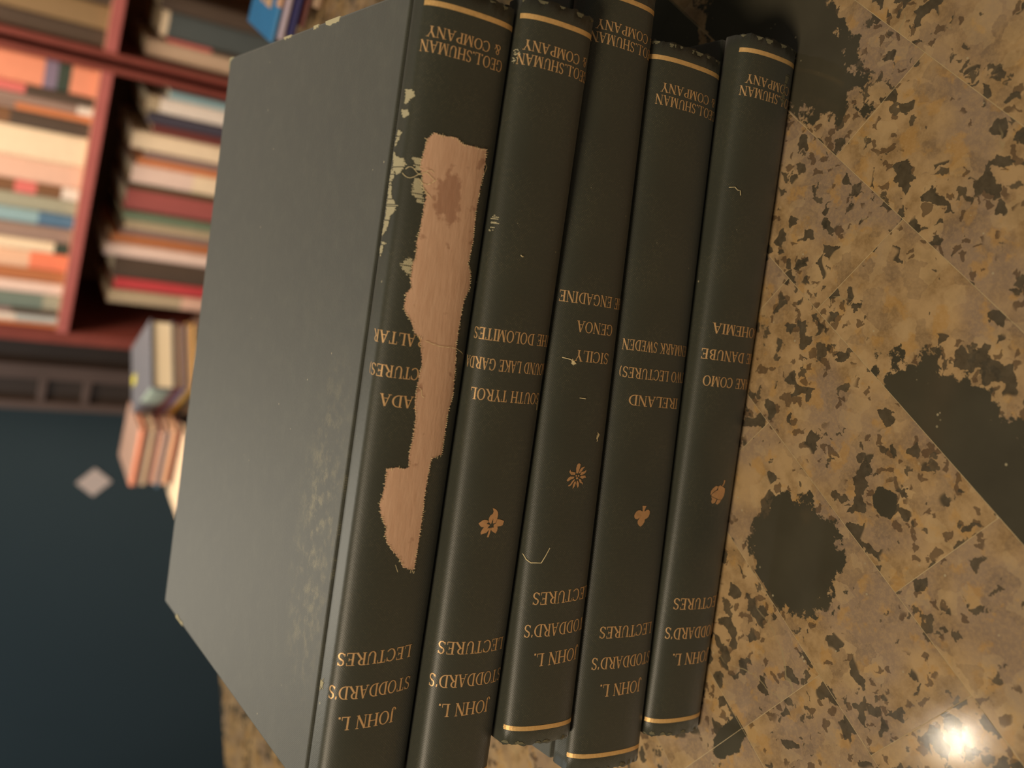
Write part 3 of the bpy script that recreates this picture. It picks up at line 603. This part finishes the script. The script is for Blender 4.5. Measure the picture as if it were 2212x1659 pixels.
COL = dict(dkbrown=(82, 66, 54), taupe=(150, 122, 108), orange=(210, 128, 82), cream=(232, 205, 172), pinkbeige=(222, 176, 152), brown=(122, 84, 56), sage=(158, 152, 130),
           ltblue=(140, 165, 168), peach=(226, 178, 146), orangebrown=(176, 108, 68), pinkwhite=(226, 194, 178), graygreen=(112, 122, 110), paleblue=(174, 176, 172),
           blue=(100, 135, 165), green=(165, 165, 110), salmon=(222, 140, 108), purple=(125, 108, 125), dkgreen=(60, 68, 56), pink=(214, 112, 104), navy=(72, 66, 76),
           dkred=(112, 58, 52), white=(222, 205, 190), mauve=(140, 115, 108), dkolive=(76, 68, 46), rose=(156, 82, 76), seagreen=(112, 124, 100), tan=(178, 156, 126),
           red=(190, 66, 68), redorange=(232, 126, 92), tanbrown=(138, 110, 76), teal=(80, 84, 82), black=(48, 44, 36), yellow=(216, 166, 84), bluegray=(94, 94, 100),
           mint=(160, 174, 160), dkrose=(118, 66, 72), lilac=(134, 124, 148), skyblue=(64, 140, 200), lavender=(206, 190, 208), navyblue=(56, 54, 110), steel=(84, 112, 136), beige=(196, 166, 140))
MATS = {}
def col(n):
    if n not in MATS: MATS[n] = simple('cover_' + n, COL[n], 0.5, 0.1, 60.0, 0.4)
    return MATS[n]
def small_book(label, loc, rz, w, h, d, segs, group, tilt=None, flat=False, face=None, page=M_cream):
    """a bound book standing on its tail: spine facing local -y, w thick, h tall, d deep; segs = [(fraction up to, colour)] up the spine"""
    n = 6; names = []
    for _, c_ in segs:
        if c_ not in names: names.append(c_)
    zs = [0.0] + [s_[0] * h for s_ in segs]
    if face and face not in names: names.append(face)
    vs, fs, mi = [], [], []
    prof = [(-w / 2, d)] + [(-w / 2, 0.004)] + [(-w / 2 * math.cos(math.pi * i / n), 0.004 - 0.004 * math.sin(math.pi * i / n)) for i in range(1, n)] + [(w / 2, 0.004), (w / 2, d)]
    th_ = min(0.0015, w * 0.12); inner = [(x * (1 - 2 * th_ / w), max(y, 0.003)) for x, y in prof]
    m_ = len(prof)
    for k_, z_ in enumerate(zs):
        vs += [(x, y, z_) for x, y in prof]
    for k_ in range(len(zs) - 1):
        for j in range(m_ - 1):
            a = k_ * m_ + j; fs.append((a, a + 1, a + m_ + 1, a + m_)); mi.append(names.index(face if face and j in (0, m_ - 2) else segs[k_][1]))
    b0 = len(vs); vs += [(x, y, 0.0) for x, y in inner] + [(x, y, h) for x, y in inner]; L_ = (len(zs) - 1) * m_
    for j in range(m_ - 1):
        fs.append((b0 + j, b0 + m_ + j, b0 + m_ + j + 1, b0 + j + 1)); mi.append(0)
        fs.append((j + 1, j, b0 + j, b0 + j + 1)); mi.append(0)
        fs.append((L_ + j, L_ + j + 1, b0 + m_ + j + 1, b0 + m_ + j)); mi.append(names.index(segs[-1][1]))
    for j in (0, m_ - 1):
        fs.append((j, L_ + j, b0 + m_ + j, b0 + j)); mi.append(0)
    root = mesh('book', vs, fs, [col(x) for x in names], None, mi=mi, smooth=False)
    prop(root, label, 'book', group)
    pb = MB(); pb.box(-w / 2 + th_ * 1.05, w / 2 - th_ * 1.05, 0.0045, d - 0.003, 0.003, h - 0.003); pb.build('page_block', page, root)
    root.location = loc
    if flat: root.rotation_mode = 'XYZ'; root.matrix_world = Matrix.Translation(loc) @ Matrix.Rotation(rz, 4, 'Z') @ Matrix.Rotation(math.radians(90), 4, 'Y') @ Matrix.Translation((0, 0, 0))
    else: root.rotation_euler = (0, tilt or 0.0, rz)
    return root

# upper shelf of the left-hand bookcase: X range, height, spine colours, label
GU = 'upright books on the upper shelf'
UP = [(-0.0062, -0.0512, 0.245, [(0.16, 'salmon'), (0.24, 'dkgreen'), (0.32, 'purple'), (0.62, 'salmon'), (0.86, 'blue'), (1.0, 'green')], 'thick book with orange, purple and blue blocks on its spine, beside the bookcase upright'),
      (-0.0520, -0.0672, 0.225, [(0.45, 'dkbrown'), (1.0, 'pink')], 'brown and salmon book next to the thick colour-blocked one'),
      (-0.0680, -0.0826, 0.230, [(0.1, 'white'), (1.0, 'taupe')], 'taupe book with a pale tail, between salmon-topped and orange-footed books'),
      (-0.0829, -0.0936, 0.215, [(0.52, 'orange'), (1.0, 'taupe')], 'book with an orange lower spine on the upper shelf'),
      (-0.0940, -0.1190, 0.235, [(0.5, 'dkbrown'), (0.7, 'brown'), (1.0, 'dkbrown')], 'dark brown book beside the thick cream one'),
      (-0.1200, -0.1692, 0.250, [(1.0, 'cream')], 'very thick cream book on the upper shelf'),
      (-0.1698, -0.2082, 0.240, [(1.0, 'pinkbeige')], 'thick pinkish beige book beside the cream one'),
      (-0.2088, -0.2300, 0.215, [(0.12, 'white'), (0.3, 'brown'), (0.45, 'pink'), (1.0, 'brown')], 'brown book with a white dot and a red patch on its spine'),
      (-0.2306, -0.2564, 0.225, [(1.0, 'sage')], 'sage green book on the upper shelf'),
      (-0.2572, -0.2808, 0.220, [(0.25, 'steel'), (1.0, 'ltblue')], 'light blue book on the upper shelf'),
      (-0.2825, -0.3090, 0.215, [(1.0, 'taupe')], 'plain taupe book beside the light blue one'),
      (-0.3096, -0.3296, 0.230, [(0.1, 'dkgreen'), (1.0, 'cream')], 'cream book with a dark green tail on the upper shelf'),
      (-0.3302, -0.3616, 0.235, [(0.25, 'redorange'), (1.0, 'peach')], 'peach book with a bright orange tail'),
      (-0.3625, -0.3850, 0.220, [(1.0, 'orangebrown')], 'orange-brown book on the upper shelf'),
      (-0.3858, -0.4072, 0.225, [(1.0, 'pinkwhite')], 'pinkish white book beside the orange-brown one'),
      (-0.4080, -0.4370, 0.230, [(0.12, 'sage'), (1.0, 'graygreen')], 'grey-green book near the left end of the upper shelf'),
      (-0.4380, -0.4482, 0.215, [(0.35, 'dkbrown'), (1.0, 'mauve')], 'thin mauve and brown book beside the grey-green one'),
      (-0.4488, -0.4640, 0.220, [(0.3, 'paleblue'), (1.0, 'white')], 'pale blue-white book near the left end of the upper shelf'),
      (-0.4645, -0.4695, 0.220, [(1.0, 'orange')], 'thin orange book against the left end panel')]
def row(items, group, zf, dep, front):
    for X0, X1, h, segs, lab in items:
        w = abs(X1 - X0) - 0.0004; p = bc((X0 + X1) / 2, front, zf + 0.0004)
        small_book(lab, p, BRZ, w, h, dep, segs, group)
row(UP, GU, SH, 0.15, 0.012)
GL = 'upright books on the lower shelf'
LZ = SH - 0.34
LO = [(-0.0140, -0.0277, -0.1712, [(1.0, 'ltblue')], 'light blue book with its top low beside the bookcase upright'),
      (-0.0281, -0.0545, -0.1386, [(0.92, 'white'), (1.0, 'tan')], 'white book beside the light blue one on the lower shelf'),
      (-0.0560, -0.0752, -0.1429, [(1.0, 'navy')], 'dark navy-grey book on the lower shelf'),
      (-0.0762, -0.0920, -0.1535, [(1.0, 'dkred')], 'dark red book on the lower shelf'),
      (-0.0925, -0.1235, -0.1250, [(1.0, 'cream')], 'thick cream book beside the dark red one on the lower shelf'),
      (-0.1241, -0.1368, -0.1507, [(1.0, 'mauve')], 'grey-mauve book between cream and orange books'),
      (-0.1373, -0.1500, -0.1419, [(1.0, 'orange')], 'bright orange book on the lower shelf'),
      (-0.1505, -0.1840, -0.1348, [(0.6, 'cream'), (1.0, 'pinkwhite')], 'thick pinkish white book beside the bright orange one'),
      (-0.1846, -0.1944, -0.1349, [(1.0, 'dkolive')], 'thin dark olive book on the lower shelf'),
      (-0.1950, -0.2330, -0.1326, [(1.0, 'rose')], 'thick rose-red book on the lower shelf'),
      (-0.2371, -0.2534, -0.1337, [(1.0, 'seagreen')], 'sea-green book on the lower shelf'),
      (-0.2537, -0.2690, -0.1408, [(1.0, 'tan')], 'tan book beside the sea-green one'),
      (-0.2695, -0.2796, -0.1354, [(1.0, 'mauve')], 'thin mauve book between tan and orange-brown books'),
      (-0.2802, -0.2990, -0.1212, [(1.0, 'orangebrown')], 'orange-brown book on the lower shelf'),
      (-0.2999, -0.3235, -0.1141, [(1.0, 'pinkwhite')], 'tall pinkish white book on the lower shelf, beside the dark gap'),
      (-0.3243, -0.3640, -0.1336, [(1.0, 'dkbrown')], 'thick dark brown book beside the bright red one'),
      (-0.3648, -0.3866, -0.1403, [(1.0, 'red')], 'bright red book on the lower shelf'),
      (-0.3895, -0.4150, -0.1352, [(0.5, 'pinkbeige'), (1.0, 'tan')], 'pinkish beige book at the left end of the lower shelf')]
row([(a, b_, CT + zt - LZ, sg, lab) for a, b_, zt, sg, lab in LO], GL, LZ, 0.16, 0.03)
GR = 'books in the bookcase at the edge of the photo'
row([(0.0965, 0.0590, 0.24, [(0.85, 'tanbrown'), (1.0, 'dkbrown')], 'tan-brown book on the upper shelf of the edge bookcase'), (0.1120, 0.0985, 0.23, [(1.0, 'dkbrown')], 'dark brown book at the photo edge beside the tan-brown one'),
     (0.0582, 0.0318, 0.235, [(1.0, 'dkbrown')], 'dark brown book against the upright of the edge bookcase')], GR, SH, 0.15, 0.012)
row([(0.0345, 0.0625, CT - 0.1200 - LZ, [(1.0, 'beige')], 'beige book against the upright, lower shelf of the edge bookcase'), (0.0630, 0.0700, CT - 0.150 - LZ, [(0.7, 'dkbrown'), (1.0, 'pink')], 'thin brown book between beige and slate books'),
     (0.0705, 0.1120, CT - 0.137 - LZ, [(0.96, 'teal'), (1.0, 'cream')], 'thick dark slate book beyond the bright blue one on the counter'), (0.1125, 0.1400, CT - 0.130 - LZ, [(1.0, 'dkbrown')], 'dark brown book beside the dark slate one')], GR, LZ, 0.16, 0.03)

# ------------------------------------------------------------------ panelled cabinet beyond the bookcase
M_cab = simple('dark_brown_panel', (58, 46, 38), 0.55, 0.2, 14.0)
M_stile = simple('dark_brown_frame', (92, 74, 66), 0.5, 0.2, 14.0)
cb = empty('cabinet', bc(-0.61, 0.15), BRZ, 'dark brown panelled cabinet in the shadow left of the bookcase', 'cabinet')
b = MB(); b.box(-0.095, 0.115, 0.014, 0.145, 0.0, 1.5); b.build('carcass', M_cab, cb)
for a, c_ in ((-0.108, -0.090), (-0.039, -0.007), (0.098, 0.117)):
    b = MB(); b.box(a, c_, 0.0, 0.014, 0.0, 1.5); b.build('stile', M_stile, cb, bevel=0.001)
for zz in (0.06, 0.40, CT - 0.162, CT - 0.08, CT + 0.12, 1.42):
    b = MB(); b.box(-0.090, -0.039, 0.002, 0.014, zz, zz + 0.014); b.build('rail', M_stile, cb, bevel=0.001)

# note on the wall
M_note = simple('pale_pink_paper', (226, 200, 186), 0.8, 0.05, 20.0)
nc = bc(-0.9885, 0.3005, CT - 0.2365)
b = MB(); b.box(-0.0275, 0.0275, -0.0008, 0.0, -0.0275, 0.0275)
nt = b.build('paper_note', M_note); nt.matrix_world = Matrix.Translation(nc) @ Matrix.Rotation(BRZ, 4, 'Z') @ Matrix.Rotation(math.radians(40), 4, 'Y')
prop(nt, 'small pale pink paper square stuck cornerwise on the dark wall', 'note')

# ------------------------------------------------------------------ side table with two piles of books
TBZ = CT - 0.228
tb = empty('side_table', (-0.085, 1.395, 0), 0, 'small dark side table carrying two piles of books in front of the bookcase', 'table')
b = MB(); b.prism([(0.155 * math.cos(math.radians(a)), 0.135 * math.sin(math.radians(a))) for a in range(0, 360, 10)], TBZ - 0.02, TBZ); b.build('tabletop', M_base, tb)
for a in (45, 135, 225, 315):
    x, y = 0.10 * math.cos(math.radians(a)), 0.09 * math.sin(math.radians(a))
    b = MB(); b.box(x - 0.013, x + 0.013, y - 0.013, y + 0.013, 0, TBZ - 0.02); b.build('leg', M_base, tb, bevel=0.002)

def pile(origin, rz, items, zbase, group):
    """flat books; local x along the spine side, y away from it; listed from the bottom up: (thickness, length, depth, colours, label, dx, dy, dr, face)"""
    z_ = zbase + 0.0003
    for (t, L_, D_, segs, lab, dx, dy, dr, face) in items:
        m0 = Matrix.Translation((origin[0], origin[1], z_)) @ Matrix.Rotation(rz + dr, 4, 'Z') @ Matrix.Translation((dx, dy, t / 2))
        o_ = small_book(lab, (0, 0, 0), 0, t - 0.0006, L_, D_, segs, group, face=face)
        o_.matrix_world = m0 @ Matrix.Rotation(math.radians(90), 4, 'Y')
        z_ += t
# pile A: left face from the near corner (-.052,1.295) to (-.100,1.409), depth towards (.028,1.387)
An = Vector((-0.052, 1.295)); Al = Vector((-0.100, 1.409)); ar = math.atan2(An.y - Al.y, An.x - Al.x)
GA = 'pile of books with the grey cover on top'
pile(Al, ar, [(0.012, 0.122, 0.112, [(1.0, 'beige')], 'beige book at the bottom of the grey-topped pile', 0.002, 0.004, 0, None),
              (0.009, 0.120, 0.112, [(1.0, 'black')], 'black book under the yellow one in the grey-topped pile', 0.0, 0.002, 0, None),
              (0.012, 0.121, 0.114, [(1.0, 'yellow')], 'yellow-orange book in the grey-topped pile', 0.0, 0.003, 0, None),
              (0.009, 0.118, 0.112, [(1.0, 'lilac')], 'lilac book in the grey-topped pile', 0.003, 0.002, 0, None),
              (0.012, 0.122, 0.114, [(1.0, 'dkrose')], 'dark rose book right under the grey-covered one', 0.0, 0.001, 0, None),
              (0.034, 0.123, 0.116, [(0.45, 'bluegray'), (0.95, 'mint'), (1.0, 'bluegray')], 'thick book with a blue-grey cover and cream pages, topmost of the taller pile', 0.0, 0.0, 0, 'bluegray')], TBZ, GA)
st = MB(); st.box(0, 0.022, 0, 0.016, 0.0, 0.0004)
so = st.build('sticker', simple('yellow_sticker', (190, 180, 70), 0.6)); so['label'] = 'yellow sticker'
topA = [o_ for o_ in C.objects if o_.get('label', '').startswith('thick book with a blue-grey')][0]
so.parent = topA
so.matrix_parent_inverse = topA.matrix_world.inverted()
so.matrix_world = Matrix.Translation((-0.056, 1.420, TBZ + 0.0884)) @ Matrix.Rotation(ar, 4, 'Z')
# pile B
Bn = Vector((-0.118, 1.352)); Bl = Vector((-0.214, 1.394)); br = math.atan2(Bn.y - Bl.y, Bn.x - Bl.x)
GB = 'pile of small paperbacks with the salmon cover on top'
pile(Bl, br, [(0.018, 0.125, 0.106, [(1.0, 'cream')], 'pale cream book jutting out at the bottom of the salmon-topped pile', -0.022, -0.0717, -0.038, 'cream'),
              (0.008, 0.098, 0.098, [(1.0, 'dkred')], 'dark red book low in the salmon-topped pile', 0.004, 0.003, 0, None),
              (0.012, 0.100, 0.100, [(1.0, 'peach')], 'peach book in the salmon-topped pile', 0.002, 0.003, 0, None),
              (0.006, 0.102, 0.100, [(1.0, 'steel')], 'thin steel blue book in the salmon-topped pile', -0.004, 0.003, 0, None),
              (0.009, 0.098, 0.098, [(1.0, 'pinkbeige')], 'dusty pink book in the salmon-topped pile', 0.003, 0.002, 0, None),
              (0.007, 0.098, 0.098, [(1.0, 'dkrose')], 'dark rose paperback in the salmon-topped pile', 0.004, 0.003, 0, None),
              (0.009, 0.101, 0.098, [(1.0, 'cream')], 'cream paperback in the salmon-topped pile', 0.0, 0.002, 0, None),
              (0.007, 0.101, 0.099, [(1.0, 'taupe')], 'taupe paperback near the top of the salmon-topped pile', 0.0, 0.001, 0, None),
              (0.010, 0.102, 0.100, [(1.0, 'salmon')], 'salmon paperback with a taupe front, topmost of the lower pile', 0.0, 0.0, 0, 'taupe')], TBZ, GB)

# ------------------------------------------------------------------ small pile of books on the counter behind the stack
SRZ = math.atan2(-0.469, 0.883); sb = Vector((0.2356, 0.3525))
GC = 'small pile on the counter behind the stack'
pile((sb.x - 0.030 * 0.883, sb.y + 0.030 * 0.469), SRZ, [(0.0085, 0.10, 0.055, [(1.0, 'beige')], 'beige book at the bottom of the small pile on the counter', 0.026, 0.001, 0, None),
     (0.0045, 0.10, 0.055, [(0.6, 'dkred'), (1.0, 'navyblue')], 'thin dark red and navy book in the small pile on the counter', 0.012, 0.0, 0, None),
     (0.0065, 0.10, 0.056, [(1.0, 'navyblue')], 'navy blue book in the small pile on the counter', 0.004, 0.0, 0, None),
     (0.0060, 0.10, 0.056, [(1.0, 'lavender')], 'pale lavender book under the blue one on the counter', 0.001, 0.0, 0, None),
     (0.0045, 0.10, 0.056, [(0.22, 'skyblue'), (0.36, 'peach'), (1.0, 'skyblue')], 'bright blue book on top of the small pile on the counter', -0.002, 0.0, 0, 'skyblue')], CT, GC)

topC = [o_ for o_ in C.objects if o_.get('label', '').startswith('bright blue book on top')][0]
b = MB(); b.box(0.016, 0.030, 0.012, 0.026, 0.0, 0.0003); b.box(0.016, 0.030, 0.030, 0.036, 0.0, 0.0003)
o_ = b.build('cover_lettering', simple('peach_cover_print', (226, 186, 150), 0.6)); o_['label'] = 'peach lettering on the blue cover'
o_.matrix_world = Matrix.Translation((sb.x - 0.030 * 0.883, sb.y + 0.030 * 0.469, CT + 0.0303)) @ Matrix.Rotation(SRZ, 4, 'Z')
bpy.context.view_layer.update(); mw = o_.matrix_world.copy(); o_.parent = topC; o_.matrix_parent_inverse = topC.matrix_world.inverted(); o_.matrix_world = mw
